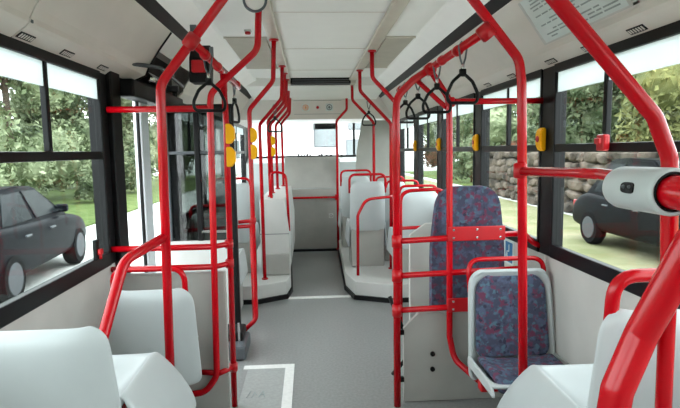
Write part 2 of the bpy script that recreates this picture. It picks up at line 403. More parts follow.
tb = thing('equipment_box', 'tall pale box beside the left of the aisle with red poles standing on it', 'cabinet', (-.4, 5.9, .175))
prism_obj('body', [(-.52, .177), (-.225, .177), (-.225, .62), (-.262, .965), (-.52, .965)], 'y', 5.34, 7.38, M['lgrey'], tb, .012)
box('lower_panel', (-.50, -.225, 5.30, 5.345, .18, .40), M['grey'], tb, .01)
boxes('seam', [(-.521, -.224, 5.336, 5.342, .600, .606), (-.2265, -.2225, 5.9, 5.906, .18, .61)], M['slate'], tb, 0)

# front partition behind the driver
fp = thing('driver_partition', 'grey partition with sloping top at the far end of the aisle', 'partition', (.02, 7.6, 0))
box('lower_panel', (-.36, .395, 7.50, 7.56, .03, .905), M['grey'], fp, .008)
prism_obj('sloping_panel', [(7.50, .915), (7.58, .915), (7.74, 1.30), (7.74, 1.365), (7.70, 1.365)], 'x', -.36, .395, M['grey'], fp, .006)
box('latch', (.27, .33, 7.485, 7.5, .48, .54), M['lgrey'], fp, .005)
ring('latch_ring', (.30, 7.485, .51), .018, .004, 'y', M['slate'], fp, 16, 6)
box('side_post', (.395, .44, 7.50, 7.60, .03, 1.33), M['lgrey'], fp, .008)
cr = thing('crossbar', 'red horizontal bar across the grey front partition', 'handrail', (.02, 7.46, .78))
tube('bar', [(-.37, 7.45, .782), (.40, 7.45, .782)], .016, M['red'], cr)
boxes('bracket', [(.36, .41, 7.43, 7.50, .745, .82), (-.375, -.345, 7.43, 7.50, .76, .80)], M['redp'], cr, .006)
db = thing('dashboard', 'white dashboard ledge with dark edge under the windscreen', 'dashboard', (XC, 9.0, 1.3))
prism_obj('ledge', [(8.7, .30), (9.28, .30), (9.28, 1.34), (9.0, 1.34), (8.7, 1.26)], 'x', XL + .02, XR - .02, M['white'], db, .01)
box('dark_edge', (XL + .03, XR - .03, 9.02, 9.10, 1.335, 1.372), M['black'], db, .008)
bm = bmesh.new()
for i, x in enumerate((-.18, -.13, -.08, -.03, .02, .18, .22, .30, .38, .5, .56)): bbox(bm, x - .016, x + .016, 9.0, 9.03, 1.34, 1.385 + .02 * (i % 3 == 0), .003)
from_bm('switches', bm, M['black'], db)['kind'] = 'stuff'
sw = thing('cab_side_panel', 'pale slanted cab panel right of the windscreen behind the far pole', 'partition', (.8, 7.7, .0))
prism_obj('panel', [(.62, .18), (1.2, .18), (1.2, 1.88), (.78, 1.88), (.70, 1.45)], 'y', 7.62, 7.68, M['grey'], sw, .008)

# ------------------------------------------------------------------ seats
def shell_grid(rows, parent, name, m, th=.02, sub=1, offset=0):
    bm = bmesh.new(); V = [[bm.verts.new(p) for p in r] for r in rows]
    for i in range(len(V) - 1):
        for j in range(len(V[0]) - 1): bm.faces.new((V[i][j], V[i][j + 1], V[i + 1][j + 1], V[i + 1][j]))
    me = bpy.data.meshes.new(name); bm.to_mesh(me); bm.free()
    o = add(name, me, m, parent, True)
    sd = o.modifiers.new('solid', 'SOLIDIFY'); sd.thickness = th; sd.offset = offset
    sb = o.modifiers.new('sub', 'SUBSURF'); sb.levels = sub; sb.render_levels = sub
    return o
def back_rows(wd, z0, z1, r, rec, lip, y0=0.0, taper=.06, sh=0.0):
    rows = []; ss = [0.5 - .5 * math.cos(PI * k / 15) for k in range(16)]
    for s in ss:
        z = z0 + (z1 - z0) * s; hw = wd / 2 * (1 - taper * s) - sh
        if z > z1 - r: hw += -r + math.sqrt(max(0, r * r - (z - (z1 - r)) ** 2))
        if z < z0 + r * .5: q = r * .5; hw += -q + math.sqrt(max(0, q * q - (z - (z0 + q)) ** 2))
        row = []
        for k in range(13):
            t = math.sin((k / 12 - .5) * PI)
            e = max(abs(t) ** 5, max(0, (s - .85) / .15) ** 2 * .7)
            row.append((t * hw, y0 - rec * s + lip * e, z))
        rows.append(row)
    return rows
def seat(label, cx_, y, base, top, pan, wd, bottom=None, face=1, fabric=False, loop=None, pedestal='post', group=None, depth=.40, flank=.28, lod=1, rtop=.07, wall=0, spread=.012, pwf=1.0, ly=-.03):
    """one piece plastic bus seat; local frame: back at y=0, faces +y, z absolute minus base"""
    t = thing('bus_seat', label, 'seat', (0, 0, 0), group)
    H, P_ = top - base, pan - base
    bt = (bottom - base) if bottom is not None else max(P_ - .12, .1)
    shell_grid(back_rows(wd, bt, H, rtop, .07, .045), t, 'seat_back', M['white'], .022, lod)
    rows = []
    cols = (0, .3, .55, .75, .87, .94, .985, 1.0, 1.03, 1.1, 1.22, 1.36, 1.5)
    cols = [-c for c in cols[:0:-1]] + list(cols)
    pw = wd * pwf
    for k in range(13):
        v = k / 12; row = []
        for a in cols:
            aa = abs(a)
            if aa <= 1: x = a * pw / 2; z = P_ + .043 - .085 * (1 - aa ** 7) * (1 - v ** 3); ex = 0
            else:
                d = (aa - 1) / .5; x = math.copysign(pw / 2 + (.006 if a * wall > 0 else spread) * math.sin(d * PI / 2), a); z = P_ + .043 - flank * d ** 1.1; ex = d
            yy = .015 + v * (depth + (.16 if flank > .2 else .04) * ex)
            z -= .012 * max(0, (v - .85) / .15) ** 2 * (1 - ex)
            row.append((x, yy, z))
        rows.append(row)
    shell_grid(rows, t, 'seat_pan', M['white'], .02, lod)
    if fabric:
        hw = wd / 2
        o = shell_grid(back_rows(wd - .075, P_ + .045, H - .03, .075, .06, -.008, .035), t, 'back_cushion', M['fabric'], .03, 1); o['label'] = 'dark patterned fabric back cushion'
        rows = []
        for k in range(9):
            v = k / 8; rows.append([((q / 10 - .5) * (wd - .06) * (1 - .05 * v), .05 + v * (depth - .05), P_ + .03 + .02 * abs(q / 5 - 1) ** 3 - .05 * max(0, (v - .7) / .3) ** 2) for q in range(11)])
        o = shell_grid(rows, t, 'seat_cushion', M['fabric'], .04, 1); o['label'] = 'dark patterned fabric seat cushion'
    if loop:
        ins, hgt, r = loop
        hw = wd / 2 - ins
        tube('grab_loop', [(-hw, ly + .025, H - .12), (-hw - .004, ly, H + hgt), (hw + .004, ly, H + hgt), (hw, ly + .025, H - .12)], r, M['red'], t, .07, 10)
    if pedestal == 'post':
        box('pedestal', (-.05, .05, .10, .24, 0.001, P_ - .02), M['black'], t, .01)
        box('support_bar', (-wd / 2 + .03, wd / 2 - .03, .08, .14, P_ - .10, P_ - .03), M['redp'], t, .008)
    elif pedestal == 'box':
        box('seat_base', (-wd / 2 + .01, wd / 2 - .01, .0, .36, 0.001, P_ - .03), M['grey'], t, .01)
    t.location = (cx_, y, base)
    if face < 0: t.rotation_euler = (0, 0, PI)
    return t
seat('nearest white plastic seat at left, its back cut by the picture edge', -.82, 1.52, .22, .955, .678, .48, face=1, depth=.37, flank=.30, rtop=.05, wall=-1, spread=.10)
bpy.data.objects['bus_seat'].children[0]
seat('white plastic seat with red grab loop before the left grey partition', -.775, 2.5, 0, .805, .45, .43, bottom=.31, loop=(.05, .10, .0135), depth=.26, flank=.05, pwf=.60)
seat('nearest white plastic seat at right, red loop on its back against the wall', 1.032, 1.42, .22, .985, .610, .45, loop=(.05, .10, .020), depth=.38, rtop=.06, wall=1, spread=.08)
seat('seat with dark patterned cushions facing back beside the right wall', 1.04, 2.60, 0, .81, .325, .465, bottom=.25, face=-1, fabric=True, loop=(.03, .05, .013), depth=.35, flank=.045, spread=.002, ly=-.085, pwf=.98)
PL = .176
G = 'white seats on the right platform'
seat('white seat next to right windows just behind the patterned backrest board', 1.045, 4.98, PL, 1.04, .60, .42, loop=(.03, .06, .013), pedestal='box', group=G)
s0 = seat('white seat with dark lower edge by the aisle behind the low red rail', .622, 5.60, PL, 1.11, .62, .385, bottom=.575, loop=(.0, .08, .014), pedestal='box', group=G)
box('dark_edge', (-.19, .19, -.035, -.01, .375, .40), M['black'], s0, .005)
def another(src, label, x, y, z=None):
    c = copy_tree(src); c['label'] = label; c.location = (x, y, src.location.z if z is None else z); return c
another(bpy.data.objects['bus_seat.004'], 'white seat at the right windows, level with the aisle seat that has a dark edge', 1.045, 5.85)
another(s0, 'farthest white seat beside the aisle at right, before the slanted cab panel', .60, 6.75)
another(bpy.data.objects['bus_seat.004'], 'farthest white seat at the right windows', 1.045, 6.75)
seat('low white seat seen through the smoked glass screen near left windows', -.845, 4.52, 0, .93, .50, .40, loop=(.02, .07, .013), pedestal='box', group='white seats behind the smoked glass screen')
seat('taller white seat behind the smoked glass screen, left of the tall box', -.80, 5.45, PL, 1.13, .62, .40, loop=(.02, .05, .013), pedestal='box', group='white seats behind the smoked glass screen')

# ------------------------------------------------------------------ left side poles and partitions
R = .0175
def clamp(p, a, parent, r=.026, h=.045):
    a = Vector(a).normalized(); p = Vector(p)
    return cyl('clamp', p - a * h / 2, p + a * h / 2, r, M['redp'], parent, 14, .004)
def stopper(x, y, z, parent, sx=1, s=1.0):
    # two lobed yellow grip, lobes towards +x
    for dz in (0, .104 * s):
        pl = [(x, z - .045 * s + dz), (x + sx * .022 * s, z - .045 * s + dz), (x + sx * .040 * s, z - .022 * s + dz), (x + sx * .040 * s, z + .022 * s + dz), (x + sx * .022 * s, z + .045 * s + dz), (x, z + .045 * s + dz)]
        if sx < 0: pl = pl[::-1]
        o = prism_obj('yellow_grip', pl, 'y', y - .022, y + .022, M['yellow'], parent, .006); o['label'] = 'yellow plastic grip lobe'
p1 = thing('handrail_pole', 'tall red pole at left bending to the ceiling, with a branch behind the nearest seat', 'pole', (-.60, 2.12, 0))
tube('pole', [(-.605, 2.12, .001), (-.578, 2.12, 1.72), (-.29, 2.12, 2.085), (-.25, 2.12, 2.275)], .0185, M['red'], p1, .10, 14)
clamp((-.45, 2.12, 1.885), (.62, 0, .78), p1, .028, .06)
tube('branch_rail', [(-.594, 2.11, 1.112), (-.672, 1.88, 1.068), (-.706, 1.73, .83), (-.708, 1.55, .66)], .019, M['red'], p1, .10, 14)
lf = thing('pole_barrier', 'red frame of two poles and crossbars on the left partition, yellow grips on one pole', 'handrail', (-.48, 2.88, 0))
tube('pole', [(-.24, 2.80, 2.273), (-.256, 2.80, 1.98), (-.505, 2.80, 1.76), (-.512, 2.80, 1.70), (-.536, 2.80, .22), (-.60, 2.80, .13), (-.70, 2.80, .12)], R, M['red'], lf, .09, 12)
tube('pole', [(-.452, 2.88, 1.885), (-.445, 2.88, 1.6), (-.458, 2.88, .003)], .0165, M['red'], lf, .03, 12)
stopper(-.448, 2.88, 1.425, lf, 1, 1.2)
tube('crossbar', [(XL + .005, 2.80, .945), (-.52, 2.80, .945)], .0165, M['red'], lf)
tube('crossbar', [(XL + .005, 2.80, .835), (-.525, 2.80, .835)], .0165, M['red'], lf)
tube('crossbar', [(XL + .03, 2.80, 1.68), (-.515, 2.80, 1.68)], .0165, M['red'], lf)
for z in (.945, .835, .235):
    tube('link', [(-.525, 2.80, z), (-.453, 2.88, z)], .015, M['red'], lf)
    clamp((-.455, 2.88, z), (0, 0, 1), lf, .024, .05)
tube('lower_link', [(-.62, 2.825, .235), (-.53, 2.805, .235)], .015, M['red'], lf)
pt = thing('seat_partition', 'grey half height panel behind the white seat with the grab loop, left side', 'partition', (-.8, 2.92, 0))
box('panel', (XL + .002, -.475, 2.835, 2.865, .002, .80), M['grey'], pt, .006)
wb = thing('glass_screen', 'smoked glass screen with black edge post behind the left door', 'screen', (-.8, 3.88, 0))
box('lower_panel', (XL + .004, -.575, 3.87, 3.90, .002, .80), M['lgrey'], wb, .005)
box('smoked_pane', (XL + .03, -.57, 3.88, 3.89, .80, 1.74), M['tinted'], wb, 0)
box('edge_post', (-.588, -.545, 3.85, 3.91, .002, 1.80), M['black'], wb, .012)
box('top_rail', (XL + .004, -.56, 3.86, 3.91, 1.74, 1.80), M['black'], wb, .008)
box('mullion', (-.835, -.795, 3.86, 3.905, .80, 1.74), M['black'], wb, .006)
box('frame_post', (XL + .002, XL + .05, 3.86, 3.905, .80, 1.74), M['slate'], wb, .006)
box('middle_bar', (XL + .03, -.57, 3.868, 3.90, 1.44, 1.462), M['slate'], wb, .003)
box('stay', (-.80, -.60, 3.84, 3.855, .86, .88), M['chrome'], wb, .003)
cb = thing('crossbar', 'short red link bar between the smoked glass screen and the bent pole with grips', 'handrail', (-.5, 3.94, .93))
tube('bar', [(-.545, 3.925, .925), (-.437, 3.95, .93)], .015, M['red'], cb)
clamp((-.437, 3.95, .93), (0, 0, 1), cb, .024, .05)
fb = thing('threshold_box', 'dark rubber step box on the floor at the foot of the glass screen', 'step', (-.6, 3.68, 0))
box('body', (-.80, -.47, 3.52, 3.84, .002, .11), M['slate'], fb, .02)
box('rubber_top', (-.79, -.50, 3.62, 3.84, .105, .17), M['black'], fb, .015)
box('chrome_strip', (-.53, -.515, 3.60, 3.615, .11, .25), M['chrome'], fb, .003)
rl = thing('ceiling_handrail', 'red lengthwise rail under the left ceiling edge carrying grab straps', 'handrail', (-.452, 2.1, 1.885))
tube('rail', [(-.451, 2.14, 1.888), (-.453, 3.50, 1.872)], .0175, M['red'], rl, .05, 12)
for y in (2.40, 2.72, 3.05, 3.42): clamp((-.452, y, 1.882), (0, 1, 0), rl, .023, .04)
boxes('hook', [(-.462, -.444, 2.56, 2.575, 1.89, 1.95), (-.462, -.444, 3.2, 3.215, 1.885, 1.94)], M['slate'], rl, .003)
prism_obj('gusset', [(-.452, 1.86), (-.54, 1.80), (-.452, 1.79)], 'y', 3.0, 3.03, M['redp'], rl, .004)

def stanchion(label, y, s, xc=None, foot=None, low=.0, grip=False, zb=1.97, xp=None, group=None, curve=None):
    x0 = -.24 if s < 0 else .54; xp = (-.445 if s < 0 else .765) if xp is None else xp
    zd = abs(xp - x0) * 1.05
    t = thing('stanchion', label, 'pole', (xp, y, low), group)
    pts = [(x0, y, 2.274), (x0 - .014 * (1 if s < 0 else 0), y, zb), (xp, y, zb - zd), (xp + .005 * (-s), y, low + .0015)]
    if curve: pts = pts[:3] + [(xp, y, low + .16), curve]
    tube('pole', pts, R, M['red'], t, .08, 12)
    cyl('ceiling_flange', (x0, y, 2.258), (x0, y, 2.273), .035, M['redp'], t, 16, .003)
    if not curve: cyl('foot_flange', (pts[-1][0], y, low + .0012), (pts[-1][0], y, low + .016), .032, M['redp'], t, 16, .003)
    if grip: stopper(xp + .004, y, 1.45, t, 1, 1.2)
    return t
GL = 'bent poles along the left ceiling strip'; GR = 'bent poles along the right ceiling strip'
a = stanchion('bent red pole with yellow grips beside the smoked glass screen, foot curving into it', 3.95, -1, grip=True, xp=-.437, group=GL, curve=(-.54, 3.935, .07))
a = stanchion('bent red pole in front of the tall pale box, next beyond the glass screen', 5.15, -1, xp=-.475, zb=1.96, group=GL, low=.176)
stanchion('bent red pole with yellow grips standing on the tall pale box', 6.1, -1, xp=-.44, low=.966, grip=True, group=GL)
stanchion('bent red pole on the tall pale box, one before the farthest', 6.75, -1, xp=-.42, low=.966, group=GL)
stanchion('farthest bent red pole on the left, at the end of the tall pale box', 7.28, -1, xp=-.37, low=.966, group=GL)
stanchion('slim bent red pole at the near corner of the tall pale box', 5.62, -1, xp=-.43, low=.966, group=GL)
hl = thing('grab_rail', 'short red upright rail on the aisle edge of the tall pale box', 'handrail', (-.27, 5.6, .62))
tube('rail', [(-.40, 5.42, .968), (-.40, 5.42, 1.25), (-.245, 5.42, 1.22), (-.235, 5.42, .95), (-.226, 5.42, .62)], .014, M['red'], hl, .08, 10)
cr2 = thing('crossbar', 'red bar across the white seats behind the glass screen', 'handrail', (-.8, 4.52, .95))
tube('bar', [(XL + .003, 4.38, .80), (-.50, 4.38, .83)], .016, M['red'], cr2)
tube('upright', [(-.50, 4.38, .001), (-.50, 4.38, .86)], .016, M['red'], cr2)

# ------------------------------------------------------------------ right side
rf = thing('pole_barrier', 'red arched frame on the right with two uprights, crossbars and bolted plates', 'handrail', (.6, 2.80, 0))
tube('pole', [(.652, 2.80, 1.875), (.56, 2.80, 1.815), (.475, 2.80, 1.73), (.469, 2.80, 1.60), (.470, 2.80, .001)], .020, M['red'], rf, .10, 14)
tube('pole', [(.652, 2.80, 1.875), (.755, 2.80, 1.72), (.761, 2.80, 1.60), (.768, 2.80, .40), (.79, 2.78, .27), (.88, 2.62, .215)], R, M['red'], rf, .09, 12)
tube('brace', [(.58, 2.82, 1.825), (.70, 2.82, 1.715), (.757, 2.815, 1.665)], .0135, M['red'], rf, .03, 10)
tube('crossbar', [(.764, 2.80, 1.702), (XR - .002, 2.80, 1.702)], .0165, M['red'], rf)
tube('crossbar', [(.472, 2.80, .948), (1.185, 2.80, .975)], .0165, M['red'], rf)
tube('crossbar', [(.472, 2.80, .755), (1.16, 2.80, .775)], .0165, M['red'], rf)
tube('crossbar', [(.472, 2.80, .558), (1.16, 2.80, .578)], .0165, M['red'], rf)
tube('wall_stub', [(1.185, 2.80, .975), (1.24, 2.80, .92), (XR - .002, 2.80, .90)], .015, M['red'], rf, .03)
for z in (.948, .755, .558): clamp((.47, 2.80, z), (0, 0, 1), rf, .027, .07)
clamp((.652, 2.80, 1.872), (0, 1, 0), rf, .032, .07); clamp((.764, 2.80, 1.70), (0, 0, 1), rf, .026, .05)
for nm, b in (('plate', (.75, 1.07, 2.772, 2.782, .945, 1.025)), ('plate', (.75, 1.07, 2.772, 2.782, .545, .625))):
    pl = box(nm, b, M['redp'], rf, .005)
    bm = bmesh.new()
    for x in (b[0] + .03, (b[0] + b[1]) / 2, b[1] - .03):
        for z in (b[4] + .018, b[5] - .018): bbox(bm, x - .006, x + .006, 2.767, 2.772, z - .006, z + .006, .002)
    from_bm('bolts', bm, M['chrome'], pl)
    pl.location = pl.location
def taper(pts, z0, z1, xc, k):
    return [(xc + (x - xc) * (1 - k * max(0, (z - z0) / (z1 - z0)) ** 1.3), z) for x, z in pts]
def rrect2(x0, x1, z0, z1, r):
    p = rrect(x0, x1, z0, z1, r, .02, 8); q = []
    for i in range(len(p)):      # subdivide so that the taper bends the long sides
        a, b = p[i], p[(i + 1) % len(p)]; n_ = max(1, int(math.hypot(b[0] - a[0], b[1] - a[1]) / .06))
        q += [(a[0] + (b[0] - a[0]) * k / n_, a[1] + (b[1] - a[1]) * k / n_) for k in range(n_)]
    return q
bk = thing('backrest_board', 'tall board in dark patterned fabric with rounded top behind red bars', 'backrest', (.915, 2.95, .53))
prism_obj('padded_board', taper(rrect2(.69, 1.115, .50, 1.235, .11), .85, 1.235, .905, .20), 'y', 2.90, 2.965, M['fabric'], bk, .012)
prism_obj('back_shell', taper(rrect2(.71, 1.095, .51, 1.20, .10), .85, 1.235, .905, .20), 'y', 2.962, 2.985, M['grey'], bk, .004)
mp = thing('screen_panel', 'pale upright panel with chamfered top just left of the patterned board', 'panel', (.62, 3.1, 0))
prism_obj('panel', [(.60, .002), (.80, .002), (.80, 1.0), (.70, 1.0), (.60, .93)], 'y', 3.10, 3.13, M['lgrey'], mp, .004)
lp = thing('lower_partition', 'grey low panel with two dark bolts under the patterned board', 'partition', (.75, 2.94, 0))
prism_obj('panel', [(.515, .002), (1.15, .002), (1.15, .525), (.60, .525), (.515, .44)], 'y', 2.84, 2.87, M['grey'], lp, .004)
for z in (.285, .195): cyl('bolt', (.68, 2.825, z), (.68, 2.842, z), .014, M['black'], lp, 12, .003)
boxes('bracket', [(.485, .52, 2.84, 2.865, .40, .43), (.485, .52, 2.84, 2.865, .12, .15)], M['black'], lp, .004)
tube('diagonal_stay', [(.525, 2.88, .40), (.46, 3.0, .58)], .012, M['black'], lp, .02, 8)
tube('diagonal_stay', [(.525, 2.88, .23), (.47, 2.96, .12)], .012, M['black'], lp, .02, 8)
rr = thing('ceiling_handrail', 'red lengthwise rail under the right ceiling edge carrying four grab straps', 'handrail', (.665, 2.9, 1.89))
tube('rail', [(.690, 2.02, 1.898), (.652, 2.80, 1.875), (.650, 3.75, 1.872)], .0185, M['red'], rr, .05, 12)
for y in (2.35, 2.6, 3.25, 3.68): clamp((.652 if y > 2.8 else .675 - .03 * (y - 2.3), y, 1.872 if y > 2.8 else 1.885), (0, 1, 0), rr, .024, .04)
p5 = thing('handrail_pole', 'tall red pole at right bending to the ceiling before the patterned seat', 'pole', (.86, 2.02, 0))
tube('pole', [(.54, 2.02, 2.274), (.60, 2.02, 2.06), (.822, 2.02, 1.79), (.834, 2.02, 1.70), (.876, 2.02, .003)], .0185, M['red'], p5, .10, 14)
clamp((.688, 2.02, 1.895), (1, 0, -1.2), p5, .03, .06)
clamp((.835, 2.02, 1.36), (0, 0, 1), p5, .026, .06)
p6 = thing('handrail_pole', 'red diagonal pole across the nearest right window, behind the white button housing', 'pole', (.83, 1.17, .22))
tube('pole', [(.54, 1.16, 2.273), (.53, 1.16, 1.80), (.792, 1.16, 1.515), (.832, 1.16, 1.42), (.845, 1.16, 1.13), (.85, 1.16, .2225)], .0185, M['red'], p6, .06, 14)
# near rail with white button housing
nr = thing('grab_rail', 'thick red rail in the right foreground, joined to a white button housing', 'handrail', (.6, .9, 0))
tube('bar', [(.838, 2.01, 1.357), (.834, 1.45, 1.371), (.80, 1.27, 1.37), (.780, 1.22, 1.352)], .017, M['red'], nr, .15, 14)
SA, SB = Vector((.782, 1.27, 1.347)), Vector((.768, 1.05, 1.351))
ax = (SB - SA).normalized()
def spindle(name, a, b, prof, m, parent, seg=40):
    bm = bmesh.new(); a, b = Vector(a), Vector(b); d = (b - a); L_ = d.length; d.normalize()
    n1 = (Vector((0, 0, 1)) - d * d.z).normalized(); n2 = d.cross(n1); rs = []
    for t_, r_ in prof: rs.append([bm.verts.new(a + d * t_ + (n1 * math.cos(2 * PI * k / seg) + n2 * math.sin(2 * PI * k / seg)) * r_) for k in range(seg)])
    for i in range(len(rs)):
        A_, B_ = rs[i], rs[(i + 1) % len(rs)]
        for k in range(seg): bm.faces.new((A_[k], A_[(k + 1) % seg], B_[(k + 1) % seg], B_[k]))
    o = from_bm(name, bm, m, parent, True); return o
LS = (SB - SA).length; RS = .052
sl = spindle('button_housing', SA, SB, [(0, .012), (0, .030), (.004, .042), (.012, .049), (.024, RS), (.05, RS), (LS - .02, RS), (LS - .006, RS), (LS - .001, RS - .003), (LS, RS - .007), (LS - .003, .042), (LS - .02, .040), (LS - .05, .038), (LS - .05, .012)], M['white'], nr); sl['label'] = 'white cylindrical button housing'
ring('dark_lip', SB - ax * .004, .0415, .003, 'y', M['black'], sl).location = (0, 0, 0)
tube('thick_rail', [SB - ax * .045, (.768, 1.03, 1.351), (.785, .97, 1.345), (.885, .98, 1.325), (.895, 1.04, 1.27), (.842, 1.07, 1.262), (.775, 1.15, 1.004), (.722, 1.15, .87), (.705, 1.15, .745), (.705, 1.15, .002)], .0365, M['red'], nr, .06, 20)
# button recess
mid = SA.lerp(SB, .60)
nrm = (Vector((0, 0, 1.45)) - mid); nrm = (nrm - ax * nrm.dot(ax)).normalized()
sd = ax.cross(nrm)
bm = bmesh.new()
pts = []
for k in range(20):
    a = 2 * PI * k / 20; ca, sa = math.cos(a), math.sin(a)
    u_ = math.copysign(abs(ca) ** .6, ca) * .028; v_ = math.copysign(abs(sa) ** .6, sa) * .014
    pts.append((u_, v_))
def bp(u_, v_, h): return mid + ax * u_ + sd * v_ + nrm * (math.sqrt(RS ** 2 - v_ ** 2) + h)
A = [bm.verts.new(bp(u_, v_, -.004)) for u_, v_ in pts]; B = [bm.verts.new(bp(u_ * .92, v_ * .9, .003)) for u_, v_ in pts]
bm.faces.new(B)
for k in range(20): bm.faces.new((A[k], A[(k + 1) % 20], B[(k + 1) % 20], B[k]))
b1 = from_bm('button', bm, M['black'], nr); b1['label'] = 'black push button'
bm = bmesh.new()
for du in (-.012, .012): bmesh.ops.create_icosphere(bm, subdivisions=1, radius=.005, matrix=Matrix.Translation(bp(du, -.002, .003)))
from_bm('button_pip', bm, M['slate'], b1).location = (0, 0, 0)

stanchion('nearest bent red pole of the right ceiling strip, foot hidden by the grey low panel', 4.40, 1, xp=.755, zb=2.05, group=GR)
stanchion('bent red pole by the dark-edged aisle seat, second on the right strip', 5.45, 1, xp=.86, zb=2.06, low=.176, group=GR)
stanchion('bent red pole standing between the far white seats on the right', 6.42, 1, xp=.80, zb=2.06, low=.176, group=GR)
stanchion('farthest red pole on the right, bending inward beside the front partition', 7.35, 1, xp=.395, zb=2.02, low=.04, group=GR)
hl = thing('grab_rail', 'low red curved rail on the platform before the aisle seat with the dark edge', 'handrail', (.48, 5.2, .176))
tube('rail', [(.473, 5.2, .177), (.478, 5.2, .80), (.56, 5.2, .955), (.845, 5.3, .97), (.855, 5.42, .965)], .015, M['red'], hl, .12, 10)
hl = thing('grab_rail', 'upright red rail between the arched frame and the white window seat', 'handrail', (.75, 4.3, 0))
tube('rail', [(.72, 4.1, .003), (.72, 4.1, 1.12), (1.02, 4.1, 1.13), (XR - .003, 4.1, 1.0)], .015, M['red'], hl, .10, 10)
tube('crossbar', [(.72, 4.1, .82), (1.05, 4.1, .83)], .014, M['red'], hl)

# grab straps
def strap(label, x, y, z, rot=0.0, group='black hanging grab straps'):
    t = thing('grab_strap', label, 'grab strap', (0, 0, 0), group)
    bm = bmesh.new()
    for s in (-1, 1): sweep(bm, fillet([(s * .004, 0, .021), (s * .019, 0, .0), (s * .012, 0, -.05), (0, 0, -.085)], .02), .0045, 8)
    from_bm('strap_loop', bm, M['slate'], t, True)
    cyl('buckle', (0, 0, -.075), (0, 0, -.105), .008, M['chrome'], t, 10)
    bm = bmesh.new()
    sweep(bm, fillet([(-.004, 0, -.114), (-.046, 0, -.15), (-.072, 0, -.205), (-.066, 0, -.242), (.066, 0, -.242), (.072, 0, -.205), (.046, 0, -.15), (.004, 0, -.114), (-.004, 0, -.114)], .05), .0075, 10)
    from_bm('handle', bm, M['black'], t, True)
    box('handle_top', (-.014, .014, -.011, .011, -.128, -.095), M['black'], t, .004)
    t.location = (x, y, z); t.rotation_euler = (0, 0, rot); return t
s1 = strap('grab strap nearest the camera on the right rail', .677, 2.28, 1.891, .1)
for lb, x, y, z, r in (('second grab strap along the right rail, before its bolted joint', .662, 2.68, 1.880, -.15), ('third grab strap along the right rail, just past the joint', .652, 3.10, 1.874, .05),
                    ('fourth grab strap on the right rail, farthest along it', .651, 3.50, 1.873, .3), ('grab strap far down the right, hanging off a bent pole', .63, 5.45, 1.95, 0),
                    ('grab strap nearest the camera on the left rail, above the door bar', -.452, 2.46, 1.885, .2), ('grab strap turned edge-on, second on the left rail', -.453, 3.30, 1.878, 1.35),
                    ('grab strap far down the left, hanging off a bent pole', -.325, 5.15, 1.885, .3)):
    c = copy_tree(s1); c.location = (x, y, z); c.rotation_euler = (0, 0, r); c['label'] = lb

# ------------------------------------------------------------------ ceiling and wall fittings
def lamp(label, x0, x1):
    t = thing('ceiling_lamp_cover', label, 'ceiling panel', ((x0 + x1) / 2, 4.7, 2.29))
    box('cover', (x0, x1, 4.0, 5.42, 2.288, 2.2995), M['beige'], t, .003)
    boxes('rim', [(x0 - .008, x1 + .008, 3.99, 4.0, 2.286, 2.2998), (x0 - .008, x1 + .008, 5.42, 5.43, 2.286, 2.2998)], M['trimm'], t, .001)
lamp('flat beige ceiling panel left of the left ceiling strip', -.605, -.30)
lamp('flat beige ceiling panel right of the right ceiling strip', .60, .815)
t = thing('ceiling_vent', 'dark slot vent across the ceiling before the front header', 'vent', (.13, 6.3, 2.3))
box('slot', (-.22, .53, 6.235, 6.42, 2.24, 2.345), M['black'], t, .004)
box('louvre', [(-.18, .49, 6.225, 6.235, z, z + .012) for z in (2.25, 2.275)], M['slate'], t, .002)
boxes('end_frame', [(-.26, -.20, 6.225, 6.42, 2.235, 2.295), (.51, .57, 6.225, 6.42, 2.235, 2.295)], M['trimm'], t, .006)
t = thing('round_ceiling_mirror', 'round dark-rimmed fitting hanging from the left ceiling strip at the top edge', 'mirror', (-.25, 2.68, 2.27))
ball('face', (-.25, 2.68, 2.195), .054, M['cove'], t, (1, .35, 1))
ring('rim', (-.25, 2.675, 2.195), .054, .007, 'y', M['slate'], t)
cyl('neck', (-.25, 2.685, 2.235), (-.25, 2.685, 2.2715), .02, M['slate'], t)
t = thing('ceiling_button', 'small red button on the ceiling left of the left strip', 'button', (-.41, 3.78, 2.3))
box('base', (-.435, -.385, 3.755, 3.805, 2.288, 2.2995), M['lgrey'], t, .004); cyl('button', (-.41, 3.78, 2.27), (-.41, 3.78, 2.289), .02, M['redp'], t, 14, .004)
# header signs (follow the header slope)
def header_pt(x, z): return (x, 7.42 + (2.19 - z) / .29 * .08, z)
def sign(label, x, z, border, fig):
    y = header_pt(x, z)[1] - .012
    t = thing('header_sticker', label, 'sticker', (x, y, z))
    box('plate', (x - .052, x + .052, y - .004, y + .01, z - .052, z + .052), M['paper'], t, .003)
    ring('ring', (x, y - .005, z), .036, .006, 'y', border, t, 24, 6)
    box('figure', [(x - .012, x + .012, y - .008, y - .003, z - .018, z + .018), (x - .02, x + .02, y - .007, y - .003, z - .006, z + .004)], fig, t, .003)
sign('square sticker with an orange ring, left one on the front header', -.035, 2.06, M['orange'], M['orange'])
sign('white square sticker with a dark ring, right one on the front header', .30, 2.06, M['slate'], M['slate'])
y = header_pt(0, 2.06)[1]
t = thing('header_lamp', 'small red lamp between the two square stickers on the header', 'lamp', (.135, y - .01, 2.06))
cyl('lens', (.135, y - .02, 2.06), (.135, y + .002, 2.06), .02, M['redp'], t, 14, .004); ring('bezel', (.135, y - .006, 2.06), .024, .004, 'y', M['lgrey'], t, 16, 6)
struct('trim_24', [(-.20, .47, header_pt(0, 2.155)[1] - .004, header_pt(0, 2.155)[1], 2.152, 2.156), (-.20, .47, header_pt(0, 1.97)[1] - .004, header_pt(0, 1.97)[1], 1.968, 1.972)], M['slate'])
